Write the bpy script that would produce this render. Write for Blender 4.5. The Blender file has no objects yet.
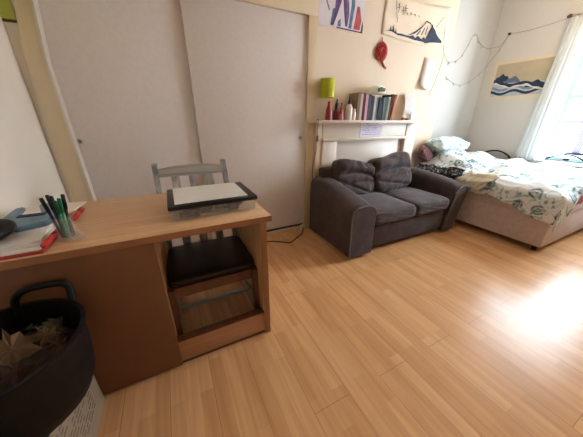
import bpy, bmesh, math, random
from mathutils import Vector, Matrix, noise
random.seed(7)
C = bpy.context.scene.collection
PI = math.pi

# ------------------------------------------------------------------ materials
def lin(c):
    return c/12.92 if c <= .04045 else ((c+.055)/1.055)**2.4
def rgb(h):
    if isinstance(h, str):
        h = h.lstrip('#'); h = [int(h[i:i+2], 16)/255 for i in (0, 2, 4)]
    else:
        h = [v/255 for v in h]
    return tuple(lin(v) for v in h)+(1,)

class N:
    def __init__(s, name):
        s.m = bpy.data.materials.new(name); s.m.use_nodes = True
        s.t = s.m.node_tree; s.b = s.t.nodes['Principled BSDF']
    def n(s, typ, **k):
        d = s.t.nodes.new(typ)
        for a, v in k.items():
            if a in d.inputs: d.inputs[a].default_value = v
            else: setattr(d, a, v)
        return d
    def l(s, a, b): s.t.links.new(a, b)
    def ramp(s, fac, stops, interp='LINEAR'):
        r = s.n('ShaderNodeValToRGB'); r.color_ramp.interpolation = interp
        e = r.color_ramp.elements
        while len(e) < len(stops): e.new(.5)
        for q, (p, c) in zip(e, stops): q.position = p; q.color = rgb(c) if not isinstance(c, tuple) or len(c) != 4 else c
        s.l(fac, r.inputs[0]); return r.outputs[0]
    def mix(s, fac, a, b, mode='MIX'):
        m = s.n('ShaderNodeMix', data_type='RGBA', blend_type=mode)
        for sock, v in ((m.inputs[0], fac), (m.inputs[6], a), (m.inputs[7], b)):
            if hasattr(v, 'links'): s.l(v, sock)
            else: sock.default_value = v
        return m.outputs[2]
    def coord(s, kind='Object', scale=(1, 1, 1), rot=(0, 0, 0), loc=(0, 0, 0)):
        tc = s.n('ShaderNodeTexCoord'); mp = s.n('ShaderNodeMapping')
        mp.inputs['Scale'].default_value = scale; mp.inputs['Rotation'].default_value = rot; mp.inputs['Location'].default_value = loc
        s.l(tc.outputs[kind], mp.inputs[0]); return mp.outputs[0]
    def bump(s, h, strength=.3, dist=.01):
        b = s.n('ShaderNodeBump'); b.inputs['Strength'].default_value = strength; b.inputs['Distance'].default_value = dist
        s.l(h, b.inputs['Height']); s.l(b.outputs[0], s.b.inputs['Normal'])

def plain(name, col, rough=.5, var=.06, scale=12, bump=0, bscale=200, metal=0, **kw):
    m = N(name); c = rgb(col)
    v = m.coord()
    nz = m.n('ShaderNodeTexNoise', Scale=scale, Detail=4.0); m.l(v, nz.inputs['Vector'])
    a = tuple(x*(1-var) for x in c[:3])+(1,); b = tuple(min(1, x*(1+var)) for x in c[:3])+(1,)
    m.l(m.ramp(nz.outputs[0], [(.3, a), (.7, b)]), m.b.inputs['Base Color'])
    m.b.inputs['Roughness'].default_value = rough; m.b.inputs['Metallic'].default_value = metal
    for k, x in kw.items(): m.b.inputs[k.replace('_', ' ')].default_value = x
    if bump:
        n2 = m.n('ShaderNodeTexNoise', Scale=bscale, Detail=3.0); m.l(v, n2.inputs['Vector'])
        m.bump(n2.outputs[0], bump, .004)
    return m.m

def wood(name, c1, c2, axis='X', rough=.4, scale=1.0):
    m = N(name)
    sc = {'X': (1.5, 22, 22), 'Y': (22, 1.5, 22), 'Z': (22, 22, 1.5)}[axis]
    v = m.coord(scale=tuple(x*scale for x in sc))
    nz = m.n('ShaderNodeTexNoise', Scale=1.6, Detail=6.0, Distortion=.6); m.l(v, nz.inputs['Vector'])
    m.l(m.ramp(nz.outputs[0], [(.3, c1), (.7, c2)]), m.b.inputs['Base Color'])
    m.b.inputs['Roughness'].default_value = rough
    m.bump(nz.outputs[0], .08, .003)
    return m.m

def floor_mat():
    m = N('laminate_planks')
    v = m.coord(rot=(0, 0, PI/2))
    def brick(w, h, off, mortar):
        b = m.n('ShaderNodeTexBrick'); m.l(v, b.inputs['Vector'])
        b.offset = off; b.inputs['Scale'].default_value = 1
        b.inputs['Brick Width'].default_value = w; b.inputs['Row Height'].default_value = h
        b.inputs['Mortar Size'].default_value = mortar; b.inputs['Mortar Smooth'].default_value = .3
        b.inputs['Color1'].default_value = (0, 0, 0, 1); b.inputs['Color2'].default_value = (1, 1, 1, 1); b.inputs['Mortar'].default_value = (.5, .5, .5, 1)
        return b
    s = brick(.42, .0635, .37, .0004)
    p = brick(1.28, .1905, .41, .0013)
    v2 = m.coord(scale=(38, 2.2, 1))
    nz = m.n('ShaderNodeTexNoise', Scale=1.0, Detail=6.0, Distortion=.5); m.l(v2, nz.inputs['Vector'])
    base = m.ramp(s.outputs['Color'], [(0, '#bb8757'), (.5, '#c99767'), (1, '#d8a878')])
    grain = m.ramp(nz.outputs[0], [(.3, '#b58253'), (.7, '#dfb283')])
    col = m.mix(.42, base, grain)
    col = m.mix(p.outputs['Fac'], col, rgb('#94693f'))
    m.l(col, m.b.inputs['Base Color'])
    m.b.inputs['Roughness'].default_value = .29
    m.b.inputs['Specular IOR Level'].default_value = .17
    inv = m.n('ShaderNodeMath', operation='MULTIPLY_ADD'); m.l(p.outputs['Fac'], inv.inputs[0]); inv.inputs[1].default_value = -1; inv.inputs[2].default_value = 1
    add = m.n('ShaderNodeMath', operation='MULTIPLY_ADD'); m.l(nz.outputs[0], add.inputs[0]); add.inputs[1].default_value = .12; m.l(inv.outputs[0], add.inputs[2])
    m.bump(add.outputs[0], .12, .002)
    return m.m

def duvet_mat(name, ground='#d6d9d9', ink='#1f4a52', ink2='#5f9c9b', uv=True, dens=1.0):
    m = N(name)
    v = m.coord('UV' if uv else 'Object')
    wob = m.n('ShaderNodeTexNoise', Scale=6.0, Detail=2.0); m.l(v, wob.inputs['Vector'])
    vw = m.n('ShaderNodeMix', data_type='VECTOR'); vw.inputs[0].default_value = .06
    m.l(v, vw.inputs[4]); m.l(wob.outputs[1], vw.inputs[5])
    vo = m.n('ShaderNodeTexVoronoi', Scale=7.5*dens, Randomness=.9); m.l(vw.outputs[1], vo.inputs['Vector'])
    ring = m.ramp(vo.outputs['Distance'], [(0, (.2, .2, .2, 1)), (.08, (1, 1, 1, 1)), (.18, (.35, .35, .35, 1)), (.31, (1, 1, 1, 1)), (.40, (0, 0, 0, 1))])
    sep = m.n('ShaderNodeSeparateColor'); m.l(vo.outputs['Color'], sep.inputs[0])
    pick = m.n('ShaderNodeMath', operation='GREATER_THAN'); m.l(sep.outputs[0], pick.inputs[0]); pick.inputs[1].default_value = .25
    petal = m.n('ShaderNodeTexNoise', Scale=32.0, Detail=1.0); m.l(v, petal.inputs['Vector'])
    pr = m.ramp(petal.outputs[0], [(.36, (.3, .3, .3, 1)), (.5, (1, 1, 1, 1))])
    f = m.n('ShaderNodeMath', operation='MULTIPLY'); m.l(ring, f.inputs[0]); m.l(pick.outputs[0], f.inputs[1])
    f2 = m.n('ShaderNodeMath', operation='MULTIPLY'); m.l(f.outputs[0], f2.inputs[0]); m.l(pr, f2.inputs[1])
    # leaf sprigs
    st = m.n('ShaderNodeTexNoise', Scale=5.0*dens, Detail=1.5, Distortion=1.2); m.l(v, st.inputs['Vector'])
    stem = m.ramp(st.outputs[0], [(.475, (0, 0, 0, 1)), (.5, (1, 1, 1, 1)), (.525, (0, 0, 0, 1))])
    lf = m.n('ShaderNodeTexVoronoi', Scale=17.0*dens); m.l(vw.outputs[1], lf.inputs['Vector'])
    leaf = m.ramp(lf.outputs['Distance'], [(.2, (1, 1, 1, 1)), (.3, (0, 0, 0, 1))])
    s2 = m.n('ShaderNodeSeparateColor'); m.l(lf.outputs['Color'], s2.inputs[0])
    pk = m.n('ShaderNodeMath', operation='GREATER_THAN'); m.l(s2.outputs[1], pk.inputs[0]); pk.inputs[1].default_value = .35
    lm = m.n('ShaderNodeMath', operation='MULTIPLY'); m.l(leaf, lm.inputs[0]); m.l(pk.outputs[0], lm.inputs[1])
    lm2 = m.n('ShaderNodeMath', operation='MULTIPLY'); m.l(lm.outputs[0], lm2.inputs[0]); lm2.inputs[1].default_value = .9
    stm = m.n('ShaderNodeMath', operation='MULTIPLY'); m.l(stem, stm.inputs[0]); stm.inputs[1].default_value = .85
    col = m.mix(stm.outputs[0], rgb(ground), rgb(ink2))
    col = m.mix(lm2.outputs[0], col, rgb(ink2))
    col = m.mix(f2.outputs[0], col, rgb(ink))
    m.l(col, m.b.inputs['Base Color'])
    m.b.inputs['Roughness'].default_value = .85
    return m.m

def fabric(name, c1, c2, rough=.95, scale=9, sheen=.3):
    m = N(name); v = m.coord()
    nz = m.n('ShaderNodeTexNoise', Scale=scale, Detail=6.0, Roughness=.65); m.l(v, nz.inputs['Vector'])
    m.l(m.ramp(nz.outputs[0], [(.3, c1), (.72, c2)]), m.b.inputs['Base Color'])
    m.b.inputs['Roughness'].default_value = rough
    m.b.inputs['Sheen Weight'].default_value = sheen
    m.b.inputs['Sheen Roughness'].default_value = .4
    n2 = m.n('ShaderNodeTexNoise', Scale=260.0, Detail=2.0); m.l(v, n2.inputs['Vector'])
    m.bump(n2.outputs[0], .25, .003)
    return m.m

def clear(name, col='#f2f2ee', alpha=.35, rough=.15):
    m = N(name); m.b.inputs['Base Color'].default_value = rgb(col)
    m.b.inputs['Roughness'].default_value = rough
    m.b.inputs['Alpha'].default_value = alpha
    return m.m

M = {}
M['floor'] = floor_mat()
M['cream'] = plain('cream_wall_paint', '#dccdb8', .85, .02, 3, .05, 60)
M['leftwall'] = plain('off_white_wall_paint', '#e2d9cb', .85, .02, 3, .05, 60)
M['cool'] = plain('pale_grey_wall_paint', '#cfccc8', .85, .02, 3, .05, 60)
M['ceil'] = plain('ceiling_paint', '#e6e0d4', .9, .01)
M['door'] = plain('wardrobe_door_board', '#dcd5d0', .55, .03, 30, .06, 90)
M['stile'] = plain('cream_gloss_paint', '#d2c09f', .5, .03, 5)
M['white'] = plain('white_gloss_paint', '#d3cabd', .45, .02, 6)
M['plinth_gap_strip'] = plain('dark_plinth_and_gap_shade', '#4a3626', .7)  # wardrobe base, and the shadow gap painted under the desk
M['oak'] = wood('oak_veneer', '#c59a70', '#d6ae86', 'X', .45)
M['oakz'] = wood('oak_veneer_front', '#8a5a36', '#9a6841', 'X', .5, .7)
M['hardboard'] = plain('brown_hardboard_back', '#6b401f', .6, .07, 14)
M['oakside'] = wood('oak_veneer_side', '#b98f63', '#c9a277', 'Z', .5)
M['edge'] = plain('oak_edge_band', '#8f5f38', .5)
M['brown'] = wood('dark_brown_wood', '#4e2c1a', '#6b4027', 'Z', .4)
M['greywash'] = wood('grey_washed_wood', '#54565c', '#b3afa9', 'Z', .6, .8)
M['greywashx'] = wood('grey_washed_rail', '#6a6b6c', '#b5b1a9', 'X', .6, .8)
M['black_leather'] = plain('black_seat_vinyl', '#15110f', .42, .1, 20, .15, 120)
M['black'] = plain('black_plastic', '#141415', .38, .05)
M['tub'] = plain('black_tub_plastic', '#0c0b0b', .5, .12, 8, .1, 60, Specular_IOR_Level=.22)
M['blackmetal'] = plain('black_metal', '#121214', .35, .05, 12, 0, 200, .6)
M['sofa'] = fabric('charcoal_chenille', '#332726', '#4f4140', .95, 7, .15)
M['sofacush'] = fabric('charcoal_cushion_cloth', '#332828', '#514443', .95, 8, .2)
M['piping'] = fabric('charcoal_piping', '#5e5a5c', '#7c7774', .9, 9, .2)
M['divan'] = fabric('divan_cloth', '#b3a29a', '#c3b3aa', .95, 20, .1)
M['redsheet'] = fabric('red_sheet_cloth', '#9d2420', '#b93129', .9, 12, .1)
M['duvet'] = duvet_mat('duvet_print')
M['pillow_print'] = duvet_mat('pillow_print', '#cfdcdc', '#4f8f98', '#8fc0c4', False, 1.4)
M['maroon'] = fabric('maroon_pillow_cloth', '#54272e', '#8a6164', .9, 45, .2)
def lace():
    m = N('black_lace_cloth'); v = m.coord(); n_ = m.n('ShaderNodeTexNoise', Scale=42.0, Detail=3.0); m.l(v, n_.inputs['Vector'])
    m.l(m.ramp(n_.outputs[0], [(.0, '#141418'), (.56, '#1a1a20'), (.62, '#8f9093'), (.7, '#a5a6a8')]), m.b.inputs['Base Color']); m.b.inputs['Roughness'].default_value = .9
    return m.m
M['blackcloth'] = lace()
M['creamcloth'] = duvet_mat('cream_duvet_underside', '#c9bda6', '#3d6a66', '#8fae9f', False, 1.3)
M['lime'] = plain('lime_shade_cloth', '#b9c02c', .8, .04, 30)
M['chrome'] = plain('brushed_steel', '#b8b4ac', .3, .03, 20, 0, 200, .9)
M['paper'] = plain('white_paper', '#dedbd6', .8, .02, 10)
M['lavpaper'] = plain('lavender_note_paper', '#dcd8e6', .8, .03, 10)
M['ink'] = plain('blue_ink', '#5a5f9c', .8)
M['greyink'] = plain('grey_ink', '#6d675f', .8)
M['green_paper'] = plain('lime_green_paper', '#b4b95a', .8, .05, 20)
M['olive'] = plain('dark_olive_edge', '#5c5a2a', .8)
M['navy'] = plain('navy_print', '#1f3049', .8, .25, 25)
M['cloth_cream'] = plain('cream_wall_cloth', '#e3d6c0', .9, .02, 10, .1, 200)
M['red_knot'] = plain('red_cord', '#a3281a', .7, .25, 60, .4, 150)
M['clear'] = clear('clear_plastic', '#dcdad6', .16, .2)
M['cup'] = clear('clear_cup_plastic', '#dedcd6', .10, .12)
M['junk'] = plain('dark_odds_and_ends', '#3a3838', .7, .8, 50)
M['blue_pouch'] = fabric('slate_blue_cloth', '#4f6a78', '#68808d', .85, 20, .2)
M['red'] = plain('red_plastic', '#c1231d', .35, .05)
M['leaf1'] = plain('dry_tan_leaf', '#5f472b', .8, .3, 30)
M['leaf2'] = plain('dry_green_leaf', '#3a3b20', .8, .3, 30)
M['leaf3'] = plain('dry_rust_leaf', '#3a2014', .8, .3, 30)
M['soil'] = plain('dark_leaf_litter', '#2a2118', .95, .4, 30, .6, 60)
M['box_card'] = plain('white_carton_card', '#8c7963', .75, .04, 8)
M['curtain'] = plain('white_voile', '#e9e8e2', .9, .02, 10, 0, 200)
M['winframe'] = plain('haze_tinted_window_frame', '#9dbcc4', .4, .02)  # cyan window haze put into the frame colour
M['glass'] = clear('window_glass', '#1c2124', .03, .02)
M['outwall'] = plain('neighbour_render', '#e8e2e6', .9, .04, 2)
M['outtrim'] = plain('neighbour_purple_frame', '#34313a', .9, .05, Specular_IOR_Level=0.0)
M['outdark'] = plain('neighbour_dark_sill', '#100e14', .9, .05, Specular_IOR_Level=0.0)
M['wire'] = plain('grey_green_wire', '#77736a', .6)
M['bulb'] = plain('small_clear_bulb', '#cfc7b4', .2)
M['cable'] = plain('black_cable', '#1d1714', .5)
M['string'] = plain('cream_string', '#c7ab84', .8)
def cloth_translucent():
    m = M['curtain']; t = m.node_tree; b = t.nodes['Principled BSDF']; out = t.nodes['Material Output']
    tr = t.nodes.new('ShaderNodeBsdfTranslucent'); tr.inputs[0].default_value = (.85, .88, .9, 1)
    mx = t.nodes.new('ShaderNodeMixShader'); mx.inputs[0].default_value = .55
    t.links.new(b.outputs[0], mx.inputs[1]); t.links.new(tr.outputs[0], mx.inputs[2]); t.links.new(mx.outputs[0], out.inputs[0])
cloth_translucent()
def bookmat(name, col):
    c_ = [int(col[i:i+2], 16)*.86 for i in (1, 3, 5)]
    return plain('book_'+name, c_, .75, .08, 20)

# ------------------------------------------------------------------ mesh helpers
def bm_new(): return bmesh.new()
def box(bm, x0, x1, y0, y1, z0, z1, bev=0, seg=2, mtx=None):
    r = bmesh.ops.create_cube(bm, size=1)
    vs = r['verts']
    for v in vs:
        v.co = Vector(((x0+x1)/2+v.co.x*(x1-x0), (y0+y1)/2+v.co.y*(y1-y0), (z0+z1)/2+v.co.z*(z1-z0)))
    if bev:
        es = list({e for v in vs for e in v.link_edges})
        r2 = bmesh.ops.bevel(bm, geom=es, offset=bev, segments=seg, profile=.5, affect='EDGES')
        vs = list({v for v in r2['verts']} | {v for v in vs if v.is_valid})
    if mtx: bmesh.ops.transform(bm, matrix=mtx, verts=vs)
    return vs
def lathe(bm, prof, seg=24, loc=(0, 0, 0), mtx=None, sx=1, sy=1):
    rings = []
    new = []
    for r, z in prof:
        if r < 1e-6:
            v = bm.verts.new((loc[0], loc[1], loc[2]+z)); rings.append([v]); new.append(v)
        else:
            ring = [bm.verts.new((loc[0]+sx*r*math.cos(2*PI*i/seg), loc[1]+sy*r*math.sin(2*PI*i/seg), loc[2]+z)) for i in range(seg)]
            rings.append(ring); new += ring
    for a, b in zip(rings, rings[1:]):
        for i in range(seg):
            j = (i+1) % seg
            if len(a) == 1 and len(b) == 1: continue
            if len(a) == 1: bm.faces.new((a[0], b[i], b[j]))
            elif len(b) == 1: bm.faces.new((a[i], b[0], a[j]))
            else: bm.faces.new((a[i], b[i], b[j], a[j]))
    if mtx: bmesh.ops.transform(bm, matrix=mtx, verts=new)
    bmesh.ops.recalc_face_normals(bm, faces=bm.faces)
    return new
def tube(bm, pts, r, seg=8, closed=False):
    pts = [Vector(p) for p in pts]; n = len(pts)
    rad = r if isinstance(r, (list, tuple)) else [r]*n
    rings = []; up = None
    for i, p in enumerate(pts):
        if closed: d = pts[(i+1) % n]-pts[i-1]
        else: d = pts[min(i+1, n-1)]-pts[max(i-1, 0)]
        d.normalize()
        if up is None:
            up = Vector((0, 0, 1)) if abs(d.z) < .9 else Vector((1, 0, 0))
        a = d.cross(up)
        if a.length < 1e-4: a = d.cross(Vector((0, 1, 0)))
        a.normalize(); b = a.cross(d).normalized(); up = b
        rings.append([bm.verts.new(p+(a*math.cos(2*PI*k/seg)+b*math.sin(2*PI*k/seg))*rad[i]) for k in range(seg)])
    m = n if closed else n-1
    for i in range(m):
        A, B = rings[i], rings[(i+1) % n]
        for k in range(seg):
            bm.faces.new((A[k], A[(k+1) % seg], B[(k+1) % seg], B[k]))
    if not closed:
        bm.faces.new(list(reversed(rings[0]))); bm.faces.new(rings[-1])
    bmesh.ops.recalc_face_normals(bm, faces=bm.faces)
def catmull(pts, n=8):
    P = [Vector(p) for p in pts]; P = [P[0]*2-P[1]]+P+[P[-1]*2-P[-2]]; out = []
    for i in range(1, len(P)-2):
        for k in range(n):
            t = k/n; a, b, c, d = P[i-1:i+3]
            out.append(.5*((2*b)+(c-a)*t+(2*a-5*b+4*c-d)*t*t+(3*b-a-3*c+d)*t**3))
    out.append(P[-2]); return out
def prism(bm, poly, axis, d0, d1):
    """extrude a 2D polygon: axis 'Y' -> poly is (x,z), 'X' -> (y,z), 'Z' -> (x,y)"""
    def co(p, d):
        return {'Y': (p[0], d, p[1]), 'X': (d, p[0], p[1]), 'Z': (p[0], p[1], d)}[axis]
    a = [bm.verts.new(co(p, d0)) for p in poly]; b = [bm.verts.new(co(p, d1)) for p in poly]
    n = len(poly)
    fs = [bm.faces.new(a), bm.faces.new(list(reversed(b)))]
    for i in range(n): bm.faces.new((a[i], b[i], b[(i+1) % n], a[(i+1) % n]))
    bmesh.ops.recalc_face_normals(bm, faces=bm.faces)
    if n > 4: bmesh.ops.triangulate(bm, faces=fs)
def loft(bm, rings, cap=True):
    R = [[bm.verts.new(p) for p in r] for r in rings]; n = len(rings[0])
    for A, B in zip(R, R[1:]):
        for k in range(n): bm.faces.new((A[k], A[(k+1) % n], B[(k+1) % n], B[k]))
    if cap: bm.faces.new(list(reversed(R[0]))); bm.faces.new(R[-1])
    bmesh.ops.recalc_face_normals(bm, faces=bm.faces)
def cushion(bm, cx, cy, cz, sx, sy, sz, ex=.35, ez=.7, n=14, wr=.0, seed=0, mtx=None, wf=5):
    """superellipsoid cushion with wrinkles"""
    r = bmesh.ops.create_cube(bm, size=2); vs = r['verts']
    es = list({e for v in vs for e in v.link_edges})
    bmesh.ops.subdivide_edges(bm, edges=es, cuts=n, use_grid_fill=True)
    vs = list(bm.verts)
    for v in vs:
        p = v.co.copy()
        l = max(abs(p.x), abs(p.y), abs(p.z))
        d = (abs(p.x)**(2/ex)+abs(p.y)**(2/ex))**(ex/ez)+abs(p.z)**(2/ez)
        s = d**(-ez/2) if d > 0 else 1
        q = Vector((p.x*s, p.y*s, p.z*s))
        if wr:
            w = noise.noise(Vector((q.x*wf*.5+seed, q.y*wf*.5, q.z*wf*1.4+q.x*1.5)))*wr
            w += noise.noise(Vector((q.x*wf*1.6+seed*3, q.y*wf, q.z*wf*2.5)))*wr*.4
            q *= 1+w
        v.co = Vector((cx+q.x*sx/2, cy+q.y*sy/2, cz+q.z*sz/2))
    if mtx: bmesh.ops.transform(bm, matrix=mtx, verts=vs)

def obj(name, bm, mat, parent=None, smooth=False, **props):
    me = bpy.data.meshes.new(name); bm.to_mesh(me); bm.free()
    o = bpy.data.objects.new(name, me); C.objects.link(o)
    for m in (mat if isinstance(mat, list) else [mat]): me.materials.append(m)
    if smooth:
        for p in me.polygons: p.use_smooth = True
    elif smooth is None: pass
    if parent: o.parent = parent; o.matrix_parent_inverse = parent.matrix_world.inverted() if False else Matrix.Translation(-parent.location)
    for k, v in props.items(): o[k] = v
    return o
def auto(o, ang=35):
    """smooth shading with sharp edges kept"""
    me = o.data
    for p in me.polygons: p.use_smooth = True
    bm = bmesh.new(); bm.from_mesh(me)
    for e in bm.edges:
        if len(e.link_faces) == 2 and e.calc_face_angle(0) > math.radians(ang): e.smooth = False
    bm.to_mesh(me); bm.free(); return o
def tag(o, label, cat=None, group=None, kind=None):
    o['label'] = label
    if cat: o['category'] = cat
    if group: o['group'] = group
    if kind: o['kind'] = kind
    return o
def thing(name, label, cat, loc=(0, 0, 0), group=None, kind=None):
    o = bpy.data.objects.new(name, None); C.objects.link(o); o.location = loc
    o.empty_display_size = .05
    return tag(o, label, cat, group, kind)
def S(name, bm, mat, label, cat, parent=None):
    o = obj(name, bm, mat, parent); tag(o, label, cat, None, 'structure'); return o
def bx(name, mat, parent, *a, bev=.002, **k):
    b = bm_new(); box(b, *a, bev=bev, **k); return auto(obj(name, b, mat, parent))

# ------------------------------------------------------------------ room shell
D = 2.29; XL = -.75; XR = 4.45; YA = 2.43; YF = -1.7; ZC = 2.95
b = bm_new(); box(b, XL-.1, XR+.1, YF-.1, YA+.5, -.1, 0); S('floor', b, M['floor'], 'honey laminate plank floor of the bedroom', 'floor')
b = bm_new(); box(b, XL-.1, XR+.1, YF-.1, YA+.5, ZC, ZC+.1); S('ceiling', b, M['ceil'], 'plain white ceiling over the room', 'ceiling')
b = bm_new(); box(b, XL-.1, XL, YF, YA+.5, 0, ZC); S('wall_left', b, M['leftwall'], 'off-white side wall at the left end of the desk', 'wall')
b = bm_new(); box(b, XL-.1, XR+.1, YF-.1, YF, 0, ZC); S('wall_front', b, plain('taupe_wall_paint', '#bdb1a2', .85), 'plain wall behind the camera', 'wall')
b = bm_new(); box(b, 1.36, 3.33, D, YA+.1, 0, ZC); S('wall_back', b, M['cream'], 'cream chimney breast wall above the mantelpiece', 'wall')
M['alcove'] = plain('alcove_grey_paint', '#bcbcb9', .85, .02, 3, .05, 60)
b = bm_new(); box(b, 3.33, XR+.1, YA, YA+.1, 0, ZC); S('wall_alcove', b, M['alcove'], 'pale alcove wall behind the bed with string lights', 'wall')
b = bm_new(); box(b, XL, 1.36, 2.42, 2.52, 0, ZC); box(b, XL, 1.36, D+.005, 2.42, 2.16, ZC); box(b, XL, -.615, D+.008, 2.42, 0, 2.16)
S('wall_cupboard', b, M['leftwall'], 'wall above and around the sliding wardrobe doors', 'wall')
WY0, WY1, WZ0, WZ1 = .36, 1.44, .72, 2.22
b = bm_new()
box(b, XR, XR+.12, WY1, YA, 0, ZC); box(b, XR, XR+.12, YF, WY0, 0, ZC)
for y0_, y1_ in ((WY0, WY1),):
    box(b, XR, XR+.12, y0_, y1_, 0, WZ0); box(b, XR, XR+.12, y0_, y1_, WZ1, ZC)
S('wall_right', b, M['cool'], 'pale wall with the window beside the bed', 'wall')
def sash(name, label, y0_, y1_):
    w = thing(name, label, 'window', (XR+.06, (y0_+y1_)/2, WZ0), None, 'structure')
    b = bm_new()
    x0, x1 = XR+.03, XR+.10
    box(b, x0, x1, y0_, y0_+.05, WZ0, WZ1, .004); box(b, x0, x1, y1_-.05, y1_, WZ0, WZ1, .004)
    box(b, x0, x1, y0_+.05, y1_-.05, WZ0, WZ0+.05, .004); box(b, x0, x1, y0_+.05, y1_-.05, WZ1-.05, WZ1, .004)
    o = auto(obj('window_frame', b, M['winframe'], w)); o['kind'] = 'structure'
    b = bm_new(); box(b, x0-.005, x1-.02, y0_+.05, y1_-.05, 1.44, 1.50, .004)
    o = auto(obj('meeting_rail', b, M['winframe'], w)); o['kind'] = 'structure'
    b = bm_new(); box(b, x0+.03, x0+.034, y0_+.05, y1_-.05, WZ0+.05, 1.44); box(b, x0+.03, x0+.034, y0_+.05, y1_-.05, 1.50, WZ1-.05)
    o = obj('window_pane', b, M['glass'], w); o['kind'] = 'structure'
    b = bm_new(); box(b, XR-.06, XR+.03, y0_-.04, y1_+.03, WZ0-.03, WZ0, .005)
    o = auto(obj('window_sill', b, M['white'], w)); o['kind'] = 'structure'
sash('window_1', 'bright white sash window beside the bed behind a voile curtain', WY0, WY1)
# house across the street, washed out by daylight
h = thing('neighbour_house', 'pale house across the street seen through the window', 'house', (9, 0, -3))
b = bm_new(); box(b, 9, 9.4, -6, 9, -3, 2.3); obj('facade', b, M['outwall'], h)
for (yy, zz) in ((1.24, .48), (3.6, .48), (-1.1, .48)):
    b = bm_new()
    for q in ((yy, yy+.12, zz, zz+.66), (yy+1.0, yy+1.12, zz, zz+.66), (yy-.2, yy+1.5, zz+.66, zz+.74)):
        box(b, 8.93, 9, *q)
    f = obj('window_frame', b, M['outtrim'], h)
    b = bm_new(); box(b, 8.88, 9, yy-.1, yy+1.22, zz-.06, zz); obj('window_sill', b, M['outdark'], h)

# ------------------------------------------------------------------ built-in wardrobe
wd = thing('sliding_wardrobe', 'built-in wardrobe with two off-white sliding doors and cream frame', 'wardrobe', (.3, D, 0))
ld = bx('sliding_door', M['door'], wd, -.615, .34, 2.335, 2.36, .05, 2.16, bev=.003)
ld['label'] = 'rear sliding door, partly covered by the other'
rd = bx('sliding_door', M['door'], wd, .245, 1.30, 2.30, 2.325, .05, 2.16, bev=.003)
rd['label'] = 'front sliding door nearer the sofa'
for p, x, y, z in ((ld, -.585, 2.335, 1.05), (rd, 1.235, 2.30, 1.03)):
    b = bm_new(); lathe(b, [(0, 0), (.013, 0), (.017, .003), (.017, .008)], 16, mtx=Matrix.Translation((x, y, z)) @ Matrix.Rotation(PI/2, 4, 'X'))
    k = obj('finger_pull', b, M['chrome'], p, True); k.matrix_parent_inverse = Matrix.Translation(-wd.location)
    k.matrix_parent_inverse = Matrix.Identity(4); k.location = (0, 0, 0)
b = bm_new()
outer = [(-.745, 0), (-.712, .64), (-.718, 1.17), (-.702, 1.54), (-.676, 1.74), (-.656, 1.84), (-.63, 2.0), (-.61, 2.16)]
inner = [(-.608, 0), (-.608, .64), (-.612, 1.17), (-.612, 1.54), (-.594, 1.74), (-.583, 1.84), (-.565, 2.0), (-.545, 2.16)]
outer[0] = (-.712, 0)
loft(b, [[(xo, 2.27, z), (xi, 2.27, z), (xi, 2.33, z), (xo, 2.33, z)] for (xo, z), (xi, _) in zip(outer, inner)])
obj('frame_stile', b, M['stile'], wd)
b = bm_new(); loft(b, [[(xi, 2.262, z), (xi+.014, 2.262, z), (xi+.014, 2.334, z), (xi, 2.334, z)] for (xi, z) in inner])
obj('edge_bead', b, M['white'], wd)
bx('frame_stile', M['stile'], wd, 1.298, 1.385, 2.272, 2.345, 0, 2.055)
bx('frame_head', M['stile'], wd, -.545, 1.385, 2.272, 2.335, 2.055, 2.2)
bx('plinth_gap_strip', M['plinth_gap_strip'], wd, -.608, 1.298, 2.312, 2.40, 0, .055)
bx('floor_track', M['white'], wd, .245, 1.298, 2.297, 2.312, .0, .02)

# ------------------------------------------------------------------ mantelpiece
mp = thing('mantelpiece', 'white painted mantelpiece and boarded fireplace behind the sofa', 'fireplace', (2.1, D, 0))
bx('mantel_shelf', M['white'], mp, 1.325, 2.86, 2.125, 2.27, 1.17, 1.2, bev=.006)
bx('frieze_board', M['white'], mp, 1.46, 2.80, 2.215, 2.289, 1.015, 1.17)
bx('frieze_moulding', M['white'], mp, 1.46, 2.82, 2.19, 2.289, .99, 1.018, bev=.005)
bx('pilaster', M['white'], mp, 1.46, 1.645, 2.205, 2.289, 0, .99, bev=.004)
bx('pilaster', M['white'], mp, 2.70, 2.88, 2.205, 2.289, 0, 1.17, bev=.004)
bx('side_board', M['stile'], mp, 1.387, 1.458, 2.22, 2.289, 0, 1.17)
bx('fire_board', M['white'], mp, 1.645, 2.70, 2.25, 2.289, 0, .99)

def onshelf(z=0): return 1.2002+z
# lamp
lp = thing('table_lamp', 'small lamp with lime green drum shade on the left end of the mantelpiece', 'lamp', (1.488, 2.235, 1.2))
b = bm_new(); lathe(b, [(0, 0), (.03, 0), (.03, .008), (.012, .016), (.005, .03), (.005, .25), (0, .25)], 20, (1.488, 2.213, onshelf()))
auto(obj('lamp_stand', b, M['stile'], lp))
b = bm_new(); lathe(b, [(.068, .0), (.07, 0), (.07, .165), (.068, .165), (.068, 0)], 28, (1.488, 2.213, 1.405)); 
auto(obj('lamp_shade', b, M['lime'], lp))
b = bm_new()
tube(b, catmull([(1.40, 2.215, 1.207), (1.36, 2.17, 1.206), (1.34, 2.12, 1.206), (1.335, 2.115, 1.17), (1.34, 2.125, 1.05), (1.348, 2.15, .9), (1.34, 2.19, .75), (1.345, 2.2, .55), (1.34, 2.2, .02)]), .0035, 6)
cd = obj('lamp_cord', b, M['cable'], lp, True)
b = bm_new(); box(b, 1.333, 1.351, 2.117, 2.135, 1.0, 1.06, .005); s_ = auto(obj('inline_switch', b, M['black'], cd)); s_.matrix_parent_inverse = Matrix.Identity(4)
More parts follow.
